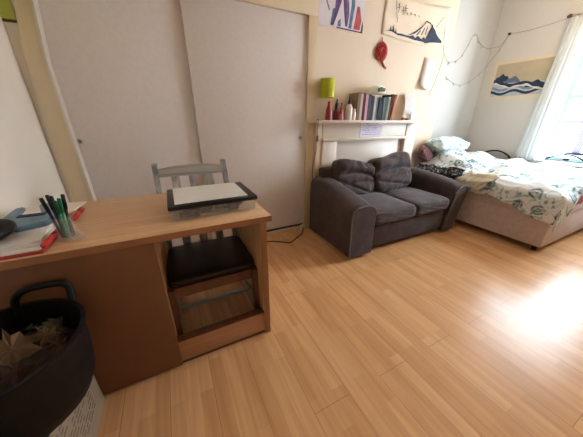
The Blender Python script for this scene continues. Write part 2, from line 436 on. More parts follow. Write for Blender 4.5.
def sub(o, parent):
    """re-parent a mesh given in the same local frame as its parent part"""
    o.parent = parent; o.matrix_parent_inverse = Matrix.Identity(4); o.matrix_parent_inverse = Matrix.Identity(4)
    o.location = (0, 0, 0); return o

def bottle(name, label, x, y, prof, mat, capprof, capmat, z0=None, cat='bottle', group='toiletries on the mantelpiece', seg=20):
    z0 = onshelf() if z0 is None else z0
    t = thing(name, label, cat, (x, y, z0), group)
    b = bm_new(); lathe(b, prof, seg, (x, y, z0)); auto(obj('bottle_body', b, mat, t), 40)
    b = bm_new(); lathe(b, capprof, seg, (x, y, z0)); auto(obj('cap', b, capmat, t), 40)
    return t
m_pink = plain('dusky_pink_plastic', '#b0625f', .4); m_darkred = plain('dark_red_plastic', '#8c2530', .35); m_wht = plain('white_bottle_plastic', '#ddd3ca', .4)
bottle('bottle', 'red cone-shaped bottle with red cap beneath the lime lamp shade', 1.478, 2.15, [(0, 0), (.035, 0), (.036, .03), (.028, .1), (.017, .135), (0, .135)], m_darkred, [(0, .135), (.017, .135), (.017, .168), (0, .17)], plain('bright_red_cap', '#b23a3c', .4))
bottle('bottle', 'short red bottle with tall black cap on the mantelpiece', 1.60, 2.19, [(0, 0), (.034, 0), (.035, .085), (.02, .105), (0, .105)], plain('wine_red_plastic', '#7d2a30', .35), [(0, .105), (.019, .105), (.019, .15), (.008, .17), (.008, .195), (0, .195)], M['black'])
bottle('bottle', 'squat pinkish red jar in front of the black-capped red bottle', 1.625, 2.145, [(0, 0), (.022, 0), (.024, .04), (.018, .06), (0, .06)], m_pink, [(0, .06), (.018, .06), (.018, .085), (0, .085)], m_darkred)
bottle('bottle', 'slim dusky pink bottle beside the white pump bottle', 1.675, 2.21, [(0, 0), (.022, 0), (.022, .12), (.012, .135), (0, .135)], m_pink, [(0, .135), (.012, .135), (.012, .165), (0, .165)], plain('rose_cap', '#8a5a58', .4))
bottle('bottle', 'white plump bottle with black cap left of the books', 1.735, 2.16, [(0, 0), (.034, 0), (.036, .06), (.034, .12), (.018, .15), (0, .15)], m_wht, [(0, .15), (.016, .15), (.016, .185), (.008, .19), (.008, .215), (0, .215)], M['black'])
bottle('bottle', 'small white bottle against the first book', 1.79, 2.145, [(0, 0), (.02, 0), (.021, .07), (.012, .09), (0, .09)], m_wht, [(0, .09), (.012, .09), (.012, .11), (0, .11)], m_wht)

# books
books = [ # name, colour, thickness, height, depth, lean, label
 ('tan', '#9b8068', .032, .235, .15, 0, 'tan hardback, first in the mantelpiece book row'),
 ('cream', '#d3c8b4', .030, .228, .14, 0, 'cream spined book beside the tan hardback'),
 ('maroon', '#6e222d', .034, .236, .15, 0, 'maroon book with a broad spine on the mantelpiece'),
 ('pink', '#d7a3b0', .034, .228, .14, 0, 'pale pink book on the mantelpiece'),
 ('slate', '#3c3f52', .048, .226, .15, 0, 'thick slate grey book next to the pink one'),
 ('plum', '#35282f', .034, .215, .14, 0, 'dark plum book under the cap'),
 ('white', '#c7c9c8', .030, .205, .14, 0, 'whitish book in the middle of the row'),
 ('grey', '#6d757a', .034, .2, .14, 0, 'mid grey paperback beside the whitish book'),
 ('navy', '#131d3b', .034, .202, .14, 0, 'navy blue book in the mantelpiece row'),
 ('black', '#14181a', .030, .195, .14, 0, 'near-black book beside the navy one'),
 ('green', '#4f6d62', .034, .205, .14, 0, 'grey-green book on the mantelpiece'),
 ('teal', '#2c4a49', .024, .21, .14, 0, 'dark teal thin book on the mantelpiece'),
 ('stone', '#aaa18f', .034, .212, .15, 3, 'stone coloured book leaning slightly'),
 ('dark', '#1d1614', .024, .24, .17, 6, 'tall dark book with pale side leaning near the row end'),
 ('orange', '#c9643f', .026, .238, .16, 8, 'orange-red book leaning at the end of the row'),
]
x = 1.82
for nm, col, th, ht, dp, lean, lab in books:
    t = thing('book', lab, 'book', (x, 2.19, 1.2), 'books on the mantelpiece')
    ht += .026
    yf = 2.13+random.uniform(0, .012); z0 = onshelf()
    sh = Matrix.Translation((x, 0, z0)) @ Matrix(((1, 0, math.tan(math.radians(lean)), 0), (0, 1, 0, 0), (0, 0, 1, 0), (0, 0, 0, 1))) @ Matrix.Translation((-x, 0, -z0))
    b = bm_new()
    box(b, x, x+.003, yf, yf+dp, z0, z0+ht, mtx=sh); box(b, x+th-.003, x+th, yf, yf+dp, z0, z0+ht, mtx=sh); box(b, x+.003, x+th-.003, yf, yf+.003, z0, z0+ht, mtx=sh)
    obj('book_cover', b, bookmat(nm, col), t)
    b = bm_new(); box(b, x+.003, x+th-.003, yf+.003, yf+dp-.005, z0+.003, z0+ht-.004, mtx=sh); obj('pages', b, M['paper'], t)
    x += th+.0015
    if lean and nm != 'orange': x += .006
print('books end', x)
# cap lying on the books
cp = thing('cap', 'white cap with dark green print lying on top of the books', 'cap', (2.13, 2.2, 1.46), None)
b = bm_new(); lathe(b, [(.105, 0), (.102, .035), (.08, .068), (.04, .085), (0, .088)], 24, (2.13, 2.2, 1.4655), sx=1, sy=.7); auto(obj('cap_crown', b, plain('white_cap_cloth', '#ecebdc', .85), cp), 60)
b = bm_new(); prism(b, [(2.17+.125*math.cos(a), 2.165+.05*math.sin(a)) for a in [2*PI*i/20 for i in range(20)]], 'Z', 1.461, 1.465); obj('cap_peak', b, plain('pale_peak_cloth', '#e0e3cc', .85), cp)
b = bm_new()
for (dx, dz, w_, h_) in ((-.04, .035, .026, .03), (-.01, .04, .026, .036), (.022, .036, .028, .03), (-.01, .02, .08, .01)):
    prism(b, [(2.13+dx-w_/2, 1.4655+dz-h_/2), (2.13+dx+w_/2, 1.4655+dz-h_/2+.004), (2.13+dx+w_/2-.004, 1.4655+dz+h_/2), (2.13+dx-w_/2+.002, 1.4655+dz+h_/2)], 'Y', 2.118, 2.138)
obj('cap_print', b, plain('dark_green_print', '#44694a', .8), cp)
# little things at the right end
b = bm_new(); cushion(b, 2.55, 2.16, onshelf(.018), .05, .045, .036, .9, .9, 6, .15, 4); tag(obj('trinket', b, plain('orange_trinket', '#b9714c', .6, .2, 60), None, True), 'small orange trinket beside the leaning orange book', 'ornament')
b = bm_new(); cushion(b, 2.615, 2.16, onshelf(.015), .06, .04, .03, .9, .9, 6, .25, 9); tag(obj('trinket', b, plain('brown_trinket', '#6d5a48', .6, .2, 60), None, True), 'small brown trinket before the white cards on the mantelpiece', 'ornament')
b = bm_new(); box(b, 2.69, 2.78, 2.165, 2.168, onshelf(), onshelf(.1), mtx=Matrix.Translation((0, 0, 0))); tag(obj('card', b, M['paper']), 'small bright white card standing at the right end of the mantelpiece', 'card', 'cards on the mantelpiece')
b = bm_new(); loft(b, [[(2.62+.02*z, 2.18+z*.25, onshelf(z)), (2.80+.02*z, 2.18+z*.25, onshelf(z)), (2.80+.02*z, 2.183+z*.25, onshelf(z)), (2.62+.02*z, 2.183+z*.25, onshelf(z))] for z in (0, .1, .2, .3)])
tag(obj('card', b, plain('pale_card', '#cfccca', .7)), 'tall pale sheet leaning on the wall behind the small white card', 'card', 'cards on the mantelpiece')

# note on the frieze
nt = thing('note', 'lavender-white handwritten note taped to the mantelpiece frieze', 'note', (2.07, 2.213, 1.1))
bx('note_sheet', M['lavpaper'], nt, 1.96, 2.285, 2.2105, 2.214, 1.025, 1.185, bev=0)
b = bm_new()
for r in range(6):
    z = 1.165-r*.023; xx = 1.985+random.uniform(0, .02)
    while xx < 2.235+random.uniform(-.05, .02):
        l_ = random.uniform(.015, .04); box(b, xx, xx+l_, 2.2095, 2.2105, z-.001+random.uniform(-.003, .002), z+.003); xx += l_+.009
obj('handwriting', b, M['ink'], nt)

# ------------------------------------------------------------------ pictures on the chimney breast
po = thing('poster', 'white poster with purple, blue and red brush shapes above the lamp', 'poster', (1.66, D, 2.1))
bx('poster_sheet', plain('poster_paper', '#dcd6dc', .8, .06, 8), po, 1.40, 1.918, D-.004, D-.001, 2.0, 2.42, bev=0)
def art(parent, name, mat, polys, y0=D-.0055, y1=D-.004):
    for p in polys:
        b = bm_new(); prism(b, p, 'Y', y0, y1); o = obj(name, b, mat, parent)
    return o
art(po, 'purple_brush_shape', plain('purple_print', '#5b4470', .8, .3, 20), [[(1.60, 2.42), (1.68, 2.42), (1.655, 2.27), (1.64, 2.2), (1.60, 2.1), (1.565, 2.02), (1.545, 2.02), (1.575, 2.15), (1.60, 2.26)], [(1.655, 2.27), (1.70, 2.22), (1.715, 2.06), (1.70, 2.04), (1.675, 2.15)]])
art(po, 'blue_brush_shape', plain('slate_blue_print', '#5d7492', .8, .3, 20), [[(1.74, 2.42), (1.79, 2.42), (1.80, 2.2), (1.775, 2.02), (1.74, 2.02), (1.76, 2.2)], [(1.55, 2.14), (1.575, 2.15), (1.555, 2.02), (1.53, 2.02)], [(1.615, 2.06), (1.645, 2.08), (1.65, 2.02), (1.61, 2.02)]])
art(po, 'purple_brush_shape', plain('violet_print', '#6d5a86', .8, .35, 20), [[(1.68, 2.42), (1.735, 2.42), (1.72, 2.28), (1.74, 2.12), (1.725, 2.03), (1.70, 2.03), (1.71, 2.15), (1.69, 2.27)], [(1.585, 2.30), (1.60, 2.31), (1.60, 2.19), (1.575, 2.16)]])
art(po, 'red_brush_shape', plain('red_print', '#b4564e', .8, .3, 20), [[(1.83, 2.2), (1.86, 2.2), (1.89, 2.1), (1.88, 2.02), (1.80, 2.02), (1.815, 2.1)]])
art(po, 'grey_brush_shape', plain('grey_print', '#8a8598', .8, .3, 20), [[(1.445, 2.24), (1.455, 2.25), (1.52, 2.13), (1.51, 2.12)], [(1.70, 2.42), (1.73, 2.42), (1.73, 2.25), (1.71, 2.2)], [(1.81, 2.42), (1.86, 2.42), (1.84, 2.28), (1.82, 2.25)]])
art(po, 'dark_edge', plain('dark_plum_print', '#3f2b40', .8, .1, 20), [[(1.60, 2.006), (1.918, 2.0), (1.918, 2.01), (1.60, 2.014)], [(1.893, 2.012), (1.916, 2.012), (1.916, 2.06), (1.905, 2.1)]])

# mountain wall cloth
mc = thing('wall_hanging', 'cream cloth hanging with navy ink mountain on the chimney breast', 'wall hanging', (2.7, D, 2.0))
b = bm_new()
def sag(u): return -.03*math.sin(PI*u)
rows = 10; cols = 24; G = []
for i in range(rows+1):
    r = []
    for j in range(cols+1):
        u = j/cols; v = i/rows
        x_ = 2.17+u*(3.19-2.17) + .012*math.sin(v*5)*(1 if u > .5 else -1)*.5
        zt = 2.385+sag(u)*.7+.02*u; zb = 2.03+sag(u)*.9-.005*u
        z = zb+(zt-zb)*v
        y = D-.006-.004*math.sin(u*17+v*3)-.003*math.sin(v*9)
        r.append(b.verts.new((x_, y, z)))
    G.append(r)
for i in range(rows):
    for j in range(cols): b.faces.new((G[i][j], G[i][j+1], G[i+1][j+1], G[i+1][j]))
cl = obj('cloth', b, M['cloth_cream'], mc, True)
md = cl.modifiers.new('thick', 'SOLIDIFY'); md.thickness = .002
Y0, Y1 = D-.0165, D-.0135
art(mc, 'ink_mountain', M['navy'], [
 [(2.176, 2.05), (2.25, 2.062), (2.30, 2.066), (2.39, 2.045), (2.50, 2.045), (2.66, 2.03), (2.80, 2.03), (2.84, 2.02), (2.93, 2.04), (3.05, 2.05), (3.12, 2.055), (3.115, 2.075), (3.05, 2.10), (3.0, 2.13), (2.97, 2.16), (2.93, 2.18), (2.91, 2.21), (2.90, 2.18), (2.875, 2.14), (2.86, 2.10), (2.83, 2.06), (2.79, 2.075), (2.77, 2.05), (2.70, 2.075), (2.66, 2.05), (2.62, 2.07), (2.56, 2.055), (2.44, 2.062), (2.38, 2.058), (2.30, 2.078)],
 [(2.52, 2.05), (2.66, 2.115), (2.76, 2.18), (2.80, 2.22), (2.81, 2.225), (2.80, 2.205), (2.74, 2.15), (2.65, 2.09)],
 [(2.80, 2.225), (2.875, 2.215), (2.92, 2.18), (2.87, 2.207), (2.81, 2.215)],
 [(2.67, 2.08), (2.73, 2.13), (2.735, 2.125), (2.69, 2.08)], [(2.745, 2.09), (2.79, 2.16), (2.795, 2.155), (2.76, 2.09)], [(2.81, 2.1), (2.835, 2.18), (2.84, 2.178), (2.825, 2.1)],
 [(2.27, 2.07), (2.275, 2.11), (2.285, 2.07)], [(2.31, 2.07), (2.318, 2.125), (2.33, 2.07)], [(2.35, 2.06), (2.356, 2.1), (2.366, 2.06)]], Y0, Y1)
st = []
def stroke(x0, z0, x1, z1, w_=.006): 
    dx, dz = x1-x0, z1-z0; l_ = math.hypot(dx, dz); nx, nz = -dz/l_*w_/2, dx/l_*w_/2
    st.append([(x0-nx, z0-nz), (x1-nx*.5, z1-nz*.5), (x1+nx*.5, z1+nz*.5), (x0+nx, z0+nz)])
for s_ in ((2.345, 2.30, 2.37, 2.27), (2.36, 2.31, 2.36, 2.23), (2.335, 2.265, 2.38, 2.285), (2.42, 2.29, 2.43, 2.22), (2.40, 2.25, 2.47, 2.265), (2.455, 2.31, 2.45, 2.23), (2.44, 2.28, 2.49, 2.285), (2.48, 2.25, 2.49, 2.23), (2.53, 2.245, 2.56, 2.25), (2.545, 2.26, 2.545, 2.235), (2.58, 2.25, 2.60, 2.245), (2.60, 2.255, 2.62, 2.24), (2.66, 2.25, 2.68, 2.24), (2.97, 2.19, 3.09, 2.30), (2.30, 2.34, 2.36, 2.15)):
    stroke(*s_)
art(mc, 'ink_stroke', M['greyink'], st, Y0, Y1)

# red knot
kn = thing('knot_ornament', 'round red woven knot with tassel hanging under the mountain cloth', 'ornament', (2.2, D-.02, 1.9))
b = bm_new()
cx, cz = 2.19, 1.874
lathe(b, [(0, -.012), (.055, -.012), (.085, -.006), (.09, 0), (.085, .006), (.055, .012), (0, .012)], 24, mtx=Matrix.Translation((cx, D-.018, cz)) @ Matrix.Rotation(PI/2, 4, 'X') @ Matrix.Diagonal((.95, 1.0, 1, 1)))
for k in range(10):
    a = 2*PI*k/10; tube(b, [(cx+.02*math.cos(a), D-.034, cz+.02*math.sin(a)), (cx+.045*math.cos(a+.5), D-.036, cz+.05*math.sin(a+.5)), (cx+.07*math.cos(a+.9)*.95, D-.02, cz+.085*math.sin(a+.9))], .009, 6)
obj('knot_body', b, M['red_knot'], kn, True)
b = bm_new(); tube(b, [(cx+.02, D-.015, cz-.08), (cx+.04, D-.012, cz-.10), (cx+.06, D-.012, cz-.125), (cx+.10, D-.012, cz-.145)], [.012, .01, .012, .008], 8); obj('tassel', b, plain('rust_tassel', '#9a5138', .8, .3, 80), kn, True)
b = bm_new(); tube(b, [(cx, D-.012, cz+.09), (cx, D-.008, cz+.13)], .003, 6); obj('hanging_loop', b, M['red_knot'], kn)

# papers by the edge of the chimney breast
t = thing('wall_papers', 'white paper sheet peeling off the wall right of the mantelpiece', 'paper', (3.0, D, 1.7))
b = bm_new()
loft(b, [[(2.89-.03*(1-v), D-.004-.035*(1-v)**2, 1.575+.32*v), (3.10-.03*(1-v), D-.004-.02*(1-v)**2, 1.55+.325*v), (3.10-.03*(1-v), D-.002-.02*(1-v)**2, 1.55+.325*v), (2.89-.03*(1-v), D-.002-.035*(1-v)**2, 1.575+.32*v)] for v in [i/8 for i in range(9)]])
obj('paper_sheet', b, M['paper'], t, True)

# lime paper on the left wall
gp = thing('green_sheet', 'lime green sheet with dark lower edge in the left wall corner', 'paper', (XL, 2.0, 1.8))
bx('paper_sheet', M['green_paper'], gp, XL, XL+.004, 1.7, 2.292, 1.745, 2.2, bev=0)
bx('folded_strip', M['green_paper'], gp, XL+.004, -.684, 2.29, 2.294, 1.742, 2.2, bev=0)
bx('lower_edge', M['olive'], gp, XL+.004, -.684, 2.288, 2.294, 1.728, 1.742, bev=0)

# ------------------------------------------------------------------ wave-coloured print (generic) on the window wall
wp = thing('seascape_print', 'cream-bordered print in navy and pale blue bands beside the curtain', 'poster', (XR, 1.95, 1.7))
py0, py1, pz0, pz1 = 2.31, 1.62, 1.49, 1.985
def wallpanel(name, mat, parent, poly, d0, d1):
    b = bm_new(); prism(b, poly, 'X', XR-d1, XR-d0); return obj(name, b, mat, parent)
wallpanel('print_sheet', plain('cream_print_paper', '#d9cdb4', .8, .02), wp, [(py0, pz0), (py1, pz0-.01), (py1, pz1-.025), (py0, pz1)], .001, .004)
def wy(u): return py0-.045+(py1-py0+.07)*u
def wz(v): return pz0+.04+(pz1-pz0-.09)*v
wallpanel('sky_field', plain('sandy_sky_print', '#b5a98f', .8, .08, 6), wp, [(wy(0), wz(0)), (wy(1), wz(0)), (wy(1), wz(1)), (wy(0), wz(1))], .004, .005)
def band(lo, hi, n=24):
    return [(wy(i/n), wz(lo(i/n))) for i in range(n+1)]+[(wy(i/n), wz(hi(i/n))) for i in range(n, -1, -1)]
sn = math.sin
L0 = lambda u: 0
h1 = lambda u: .58-.42*u+.06*sn(9*u)+.16*u*u
h2 = lambda u: .40-.22*u+.05*sn(11*u+1)+.04*u
h3 = lambda u: .20+.05*sn(13*u+2)
wallpanel('pale_blue_band', plain('pale_blue_print', '#b3bdc6', .8, .1, 20), wp, band(L0, h1), .005, .006)
wallpanel('navy_band', M['navy'], wp, band(lambda u: h2(u)-.02, lambda u: h2(u)+.10-.04*u), .006, .007)
wallpanel('grey_blue_band', plain('grey_blue_print', '#7f8da0', .8, .15, 20), wp, band(lambda u: h3(u)-.0, lambda u: h3(u)+.07), .006, .007)
wallpanel('navy_band', M['navy'], wp, band(lambda u: max(0, h3(u)-.13), lambda u: h3(u)-.05), .006, .007)
def hump(u0, u1, v0, top_, k):
    n = 18; return [(wy(u0+(u1-u0)*i/n), wz(v0+(top_-v0)*math.sin(PI*i/n)**.6*(1+.13*math.sin(i*k)))) for i in range(n+1)]
wallpanel('navy_island', M['navy'], wp, hump(.0, .30, .46, .68, .9), .0065, .0075)
wallpanel('grey_island', plain('grey_island_print', '#5e6b7d', .8, .2, 20), wp, hump(.22, .52, .40, .58, .7), .0075, .008)
wallpanel('navy_island', M['navy'], wp, hump(.62, .98, .22, .40, .8), .0065, .0075)
wallpanel('pale_foam_band', plain('foam_white_print', '#d6d6d2', .8, .15, 40), wp, band(lambda u: h2(u)-.06, lambda u: h2(u)-.01+.02*sn(31*u)), .0072, .0078)
# ------------------------------------------------------------------ string lights
sl = thing('string_lights', 'dark wire string lights draped across the alcove corner', 'string lights', (3.9, YA, 2.0))
def wallpt(x, z): # x along alcove wall, past the corner it continues along the window wall
    if x <= XR-.02: return (x, YA-.012, z)
    return (XR-.012, YA-.02-(x-XR+.02), z)
A = [(3.365, 2.10), (3.40, 1.99), (3.55, 1.925), (3.74, 1.975), (3.86, 2.115), (3.963, 2.285), (4.12, 2.20), (4.28, 2.165), (4.42, 2.17)]
Aw = [(2.30, 2.19), (2.24, 2.30)]
ptsA = [wallpt(*p) for p in A]+[(XR-.012, y, z) for y, z in Aw]
B = [(3.345, 1.86), (3.42, 1.81), (3.70, 1.70), (3.97, 1.68), (4.30, 1.84)]
ptsB = [wallpt(*p) for p in B]+[(XR-.012, 2.37, 2.03), (XR-.012, 2.29, 2.17), (XR-.012, 2.24, 2.30)]
ptsC = [(XR-.012, 2.24, 2.30), (XR-.02, 1.95, 2.285), (XR-.05, 1.62, 2.305)]
b = bm_new()
SA, SB, SC = catmull(ptsA, 8), catmull(ptsB, 10), catmull(ptsC, 6)
for p in (SA, SB, SC, catmull([(3.14, D-.008, 2.22), (3.17, D-.008, 2.08), (3.22, D-.008, 1.96), (3.335, D-.012, 1.87), (3.345, D+.03, 1.86)], 6), catmull([(3.22, D-.008, 1.96), (3.20, D-.008, 1.80), (3.16, D-.008, 1.66), (3.10, D-.008, 1.50)], 6)): tube(b, p, .0022, 5)
obj('light_wire', b, M['wire'], sl, True)
b = bm_new(); box(b, XR-.02, XR, 2.225, 2.255, 2.285, 2.315, .004); obj('wall_hook', b, M['black'], sl)
for P_ in (SA[4::6], SB[4::6]):
    for p in P_[:12]:
        b = bm_new(); lathe(b, [(0, -.028), (.007, -.022), (.008, -.01), (.004, 0), (0, 0)], 8, tuple(p)); obj('bulb', b, M['bulb'], sl, True)

# ------------------------------------------------------------------ curtain
cr = thing('curtain_rod', 'thin curtain rod with dark ends above the window', 'curtain rod', (XR-.07, 1.0, 2.31))
b = bm_new(); tube(b, [(XR-.07, 1.62, 2.315), (XR-.07, .0, 2.315)], .009, 10); obj('rod', b, M['white'], cr, True)
for yy in (1.64, -.02):
    b = bm_new(); cushion(b, XR-.07, yy, 2.315, .04, .05, .04, 1, 1, 5); obj('finial', b, plain('dark_finial', '#5b4a3c', .5), cr, True)
for yy in (1.57, .04):
    b = bm_new(); box(b, XR-.078, XR, yy-.008, yy+.008, 2.29, 2.31, .002); obj('bracket', b, M['chrome'], cr)
b = bm_new(); n = 60; hgt = 26; G = []
for i in range(hgt+1):
    v = i/hgt; r = []
    for j in range(n+1):
        u = j/n
        y = 1.62-u*(.20+.06*v)+.07*v*(1-u)+.0*v
        x_ = XR-.07+(.016+.012*v)*math.sin(u*PI*7+.6*math.sin(v*3))-.025*v
        r.append(b.verts.new((x_, y, 2.298-v*(2.30-.715))))
    G.append(r)
for i in range(hgt):
    for j in range(n): b.faces.new((G[i][j], G[i][j+1], G[i+1][j+1], G[i+1][j]))
o = obj('curtain', b, M['curtain'], None, True); tag(o, 'white voile curtain gathered at the edge of the window', 'curtain')
md = o.modifiers.new('thick', 'SOLIDIFY'); md.thickness = .002

# ------------------------------------------------------------------ sofa
def sst_(a, b_, x_): t_ = max(0, min(1, (x_-a)/(b_-a))); return t_*t_*(3-2*t_)
sf = thing('sofa', 'charcoal grey fabric two-seat sofa in front of the mantelpiece', 'sofa', (2.05, 1.8, 0))
def arm_ring(y, top, xo, xi, flare=0, zb=.035, puff=0):
    s = 1 if xi > xo else -1
    w_ = abs(xi-xo)
    pts = [(0, zb), (-.004-puff*.3, zb+(top-zb)*.35), (-.006-puff, zb+(top-zb)*.72), (.0-puff, top-.05), (.022, top-.016), (.06, top), (w_-.09, top+.004), (w_-.03, top-.018), (w_+.005, top-.065), (w_, top-.15), (w_, zb)]
    out = []
    for dx, z in pts:
        out.append((xo+s*dx+flare*max(0, z-.05)/.5, y, z))
    return out
def arm(xo, xi, flare, name):
    st_ = [(2.168, .63, 0), (2.15, .645, 0), (2.0, .63, .002), (1.87, .605, .004), (1.74, .58, .006), (1.62, .555, .01), (1.55, .538, .012), (1.49, .522, .012), (1.465, .505, .006), (1.458, .48, -.006)]
    up_ = .022 if name == 'r' else 0
    b = bm_new(); loft(b, [arm_ring(y, t_+up_*min(1, (2.2-y)/.5), xo, xi, flare*min(1, (2.2-y)/.6), puff=p_) for y, t_, p_ in st_])
    a_ = obj('arm', b, M['sofa'], sf); auto(a_, 50)
    b = bm_new(); rg = arm_ring(1.452, .512+up_, xo, xi, flare, puff=.008)
    rg2 = [(x_, 1.436, z) for x_, _, z in arm_ring(1.44, .504+up_, xo, xi, flare, puff=.004)]
    loft(b, [rg, rg2]); p_ = auto(obj('arm_front_panel', b, M['sofa'], sf), 50)
    b = bm_new(); tube(b, catmull([(x_, 1.442, z) for x_, _, z in rg], 4), .006, 6); obj('arm_piping', b, M['piping'], sf, True)
arm(1.312, 1.56, 0, 'l'); arm(2.815, 2.63, .12, 'r')
b = bm_new(); box(b, 1.55, 2.66, 1.475, 2.15, .045, .285, .02, 3); auto(obj('seat_base', b, M['sofa'], sf))
b = bm_new(); box(b, 1.395, 2.72, 2.07, 2.172, .05, .735, .025, 4); auto(obj('back_frame', b, M['sofa'], sf))
for (xa, xb, sd) in ((1.555, 2.135, 1), (2.125, 2.665, 5)):
    b = bm_new(); cushion(b, (xa+xb)/2, 1.755, .355, xb-xa, .64, .165, .16, .45, 34, .022, sd, wf=4)
    for v in b.verts:
        if v.co.z > .36: v.co.z += .012*math.sin((v.co.x-xa)/(xb-xa)*PI)*math.sin((v.co.y-1.44)/.63*PI)
    for v in b.verts:
        if v.co.z > .40:
            q = math.exp(-((v.co.x-2.22)/.14)**2)*math.exp(-((v.co.y-1.86)/.13)**2)
            v.co.z += .012*q*math.sin((v.co.y+.35*(v.co.x-2.2))*95)
    obj('seat_cushion', b, M['sofacush'], sf, True)
for (xc, wd_, hh, sd, rot) in ((1.745, .52, .395, 11, 8), (2.315, .61, .415, 23, -4)):
    b = bm_new()
    mt = Matrix.Translation((xc, 1.99 if sd == 11 else 1.965, .425)) @ Matrix.Rotation(math.radians(-15), 4, 'X') @ Matrix.Rotation(math.radians(rot), 4, 'Y')
    cushion(b, 0, 0, hh/2, wd_, .21, hh, .45, .40, 30, .03, sd, None, wf=3.2)
    for v in b.verts:
        p = v.co; u = p.x/wd_; t_ = p.z/hh
        if p.y < .02:   # slumped front with sagging creases
            bow = t_-.62+.9*u*u*(.6 if sd == 11 else .4)
            c1 = math.exp(-(bow/.045)**2); c2 = math.exp(-((t_-.36-.25*u+.3*u*u)/.04)**2); c3 = math.exp(-((t_-.2+.35*u)/.035)**2)
            fade = 1-sst_(.36, .5, abs(u))
            p.y += fade*(.034*c1+.024*c2*(u > -.3)+.018*c3)-.02*math.exp(-((t_-.75)/.12)**2)*fade
            p.y += .012*noise.noise(Vector((u*9+sd, t_*5-u*6, 2)))*fade
        p.z += .02*math.exp(-((u-.3)/.2)**2)*(t_ > .8)*(1 if sd == 23 else -1.6)-.018*math.exp(-((u+.1)/.25)**2)*max(0, t_-.7)/.3
    bmesh.ops.transform(b, matrix=mt, verts=b.verts)
    o = obj('back_cushion', b, M['sofacush'], sf, True)
for xx in (1.37, 2.74):
    for yy in (1.52, 2.1):
        b = bm_new(); box(b, xx-.03, xx+.03, yy-.03, yy+.03, 0, .05, .004); obj('foot', b, M['black'], sf)

# ------------------------------------------------------------------ bed
bd = thing('double_bed', 'divan double bed with beige base and red sheet by the window', 'bed', (3.7, 1.5, 0))
BX0, BX1, BY0, BY1 = 3.06, 4.37, .735, 2.28
b = bm_new(); box(b, BX0, BX1, BY0, BY1, .055, .36, .02, 3); auto(obj('divan_base', b, M['divan'], bd))
b = bm_new(); box(b, BX0-.002, BX1+.0, BY0-.004, BY1, .345, .44, .012, 2); auto(obj('base_upper', b, M['divan'], bd))
b = bm_new(); box(b, BX0+.012, BX1-.005, BY0-.006, BY1-.01, .42, .60, .05, 4); auto(obj('mattress', b, M['redsheet'], bd))
for xx, yy in ((BX0+.06, BY0+.06), (BX1-.06, BY0+.06), (BX0+.06, BY1-.1), (BX1-.06, BY1-.1)):
    b = bm_new(); lathe(b, [(0, 0), (.022, 0), (.022, .04), (.03, .056), (0, .056)], 12, (xx, yy, 0)); obj('castor', b, M['black'], bd, True)
# duvet
def sst(a, b_, x_): t_ = max(0, min(1, (x_-a)/(b_-a))); return t_*t_*(3-2*t_)
def top(x_, y):
    z = .615+.12*sst(BX0, BX0+.75, x_)*(1-.25*sst(1.1, BY0, y))-.05*sst(3.85, 4.35, x_)
    z += .15*sst(1.55, 2.15, y)*sst(BX0+.08, BX0+.33, x_)*(1-sst(3.45, 4.3, x_))
    z += .034*noise.noise(Vector((x_*3.1, y*4.7, 1.3)))+.02*noise.noise(Vector((x_*9+y*4, y*6-x_*5, 4.2)))
    z += .02*math.sin((y*1.3-x_*.35)*13+2*noise.noise(Vector((x_*2, y*2, 0))))*sst(.0, .3, x_-BX0)
    return z
hemL = [(.72, .26), (.85, .24), (.95, .215), (1.08, .17), (1.25, .14), (1.45, .13), (1.8, .11), (2.3, .10)]
def itp(tb, q):
    for (a, va), (c_, vc) in zip(tb, tb[1:]):
        if q <= c_: return va+(vc-va)*max(0, (q-a)/(c_-a))
    return tb[-1][1]
hemF = [(3.06, .25), (3.12, .19), (3.2, .12), (3.32, .07), (3.64, .055), (4.4, .05)]
na, nb, ha, hb = 70, 80, 14, 14
b = bm_new(); uvl = b.loops.layers.uv.new('UVMap'); G = []; UV = {}
x0d, y0d = BX0-.012, BY0-.018
for i in range(-hb, nb+1):
    row = []
    for j in range(-ha, na+1):
        X = x0d+max(0, j)/na*(BX1-.01-x0d); Y = y0d+max(0, i)/nb*(BY1-.03-y0d)
        a_ = min(0, j)/ha*itp(hemL, Y); b_ = min(0, i)/hb*itp(hemF, X)
        z = top(X, Y)
        ed = min(X-x0d, Y-y0d) if (j >= 0 and i >= 0) else 0
        z -= .03*(1-sst(0, .07, ed))
        dr = math.hypot(a_, b_)
        x_, y_ = X, Y
        if dr > 0:
            ux, uy = a_/dr, b_/dr
            out = .022+.05*dr+.010*math.sin((X*1.0+Y)*26+3*noise.noise(Vector((X*3, Y*3, 7))))*min(1, dr/.08)
            k = min(1, dr/.035)
            x_ = X+ux*out*k; y_ = Y+uy*out*k
            z -= dr*(.9 if (a_ < 0 and b_ < 0) else 1)
        v = b.verts.new((x_, y_, z)); UV[v] = (X+a_, Y+b_); row.append(v)
    G.append(row)
for r0, r1 in zip(G, G[1:]):
    for j in range(len(r0)-1):
        f = b.faces.new((r0[j], r0[j+1], r1[j+1], r1[j]))
        for lp_ in f.loops: lp_[uvl].uv = UV[lp_.vert]
bmesh.ops.recalc_face_normals(b, faces=b.faces)
dv = obj('duvet', b, M['duvet'], None, True); tag(dv, 'rumpled white duvet with teal flower print over the bed', 'duvet')
md = dv.modifiers.new('thick', 'SOLIDIFY'); md.thickness = .012; md.offset = -1
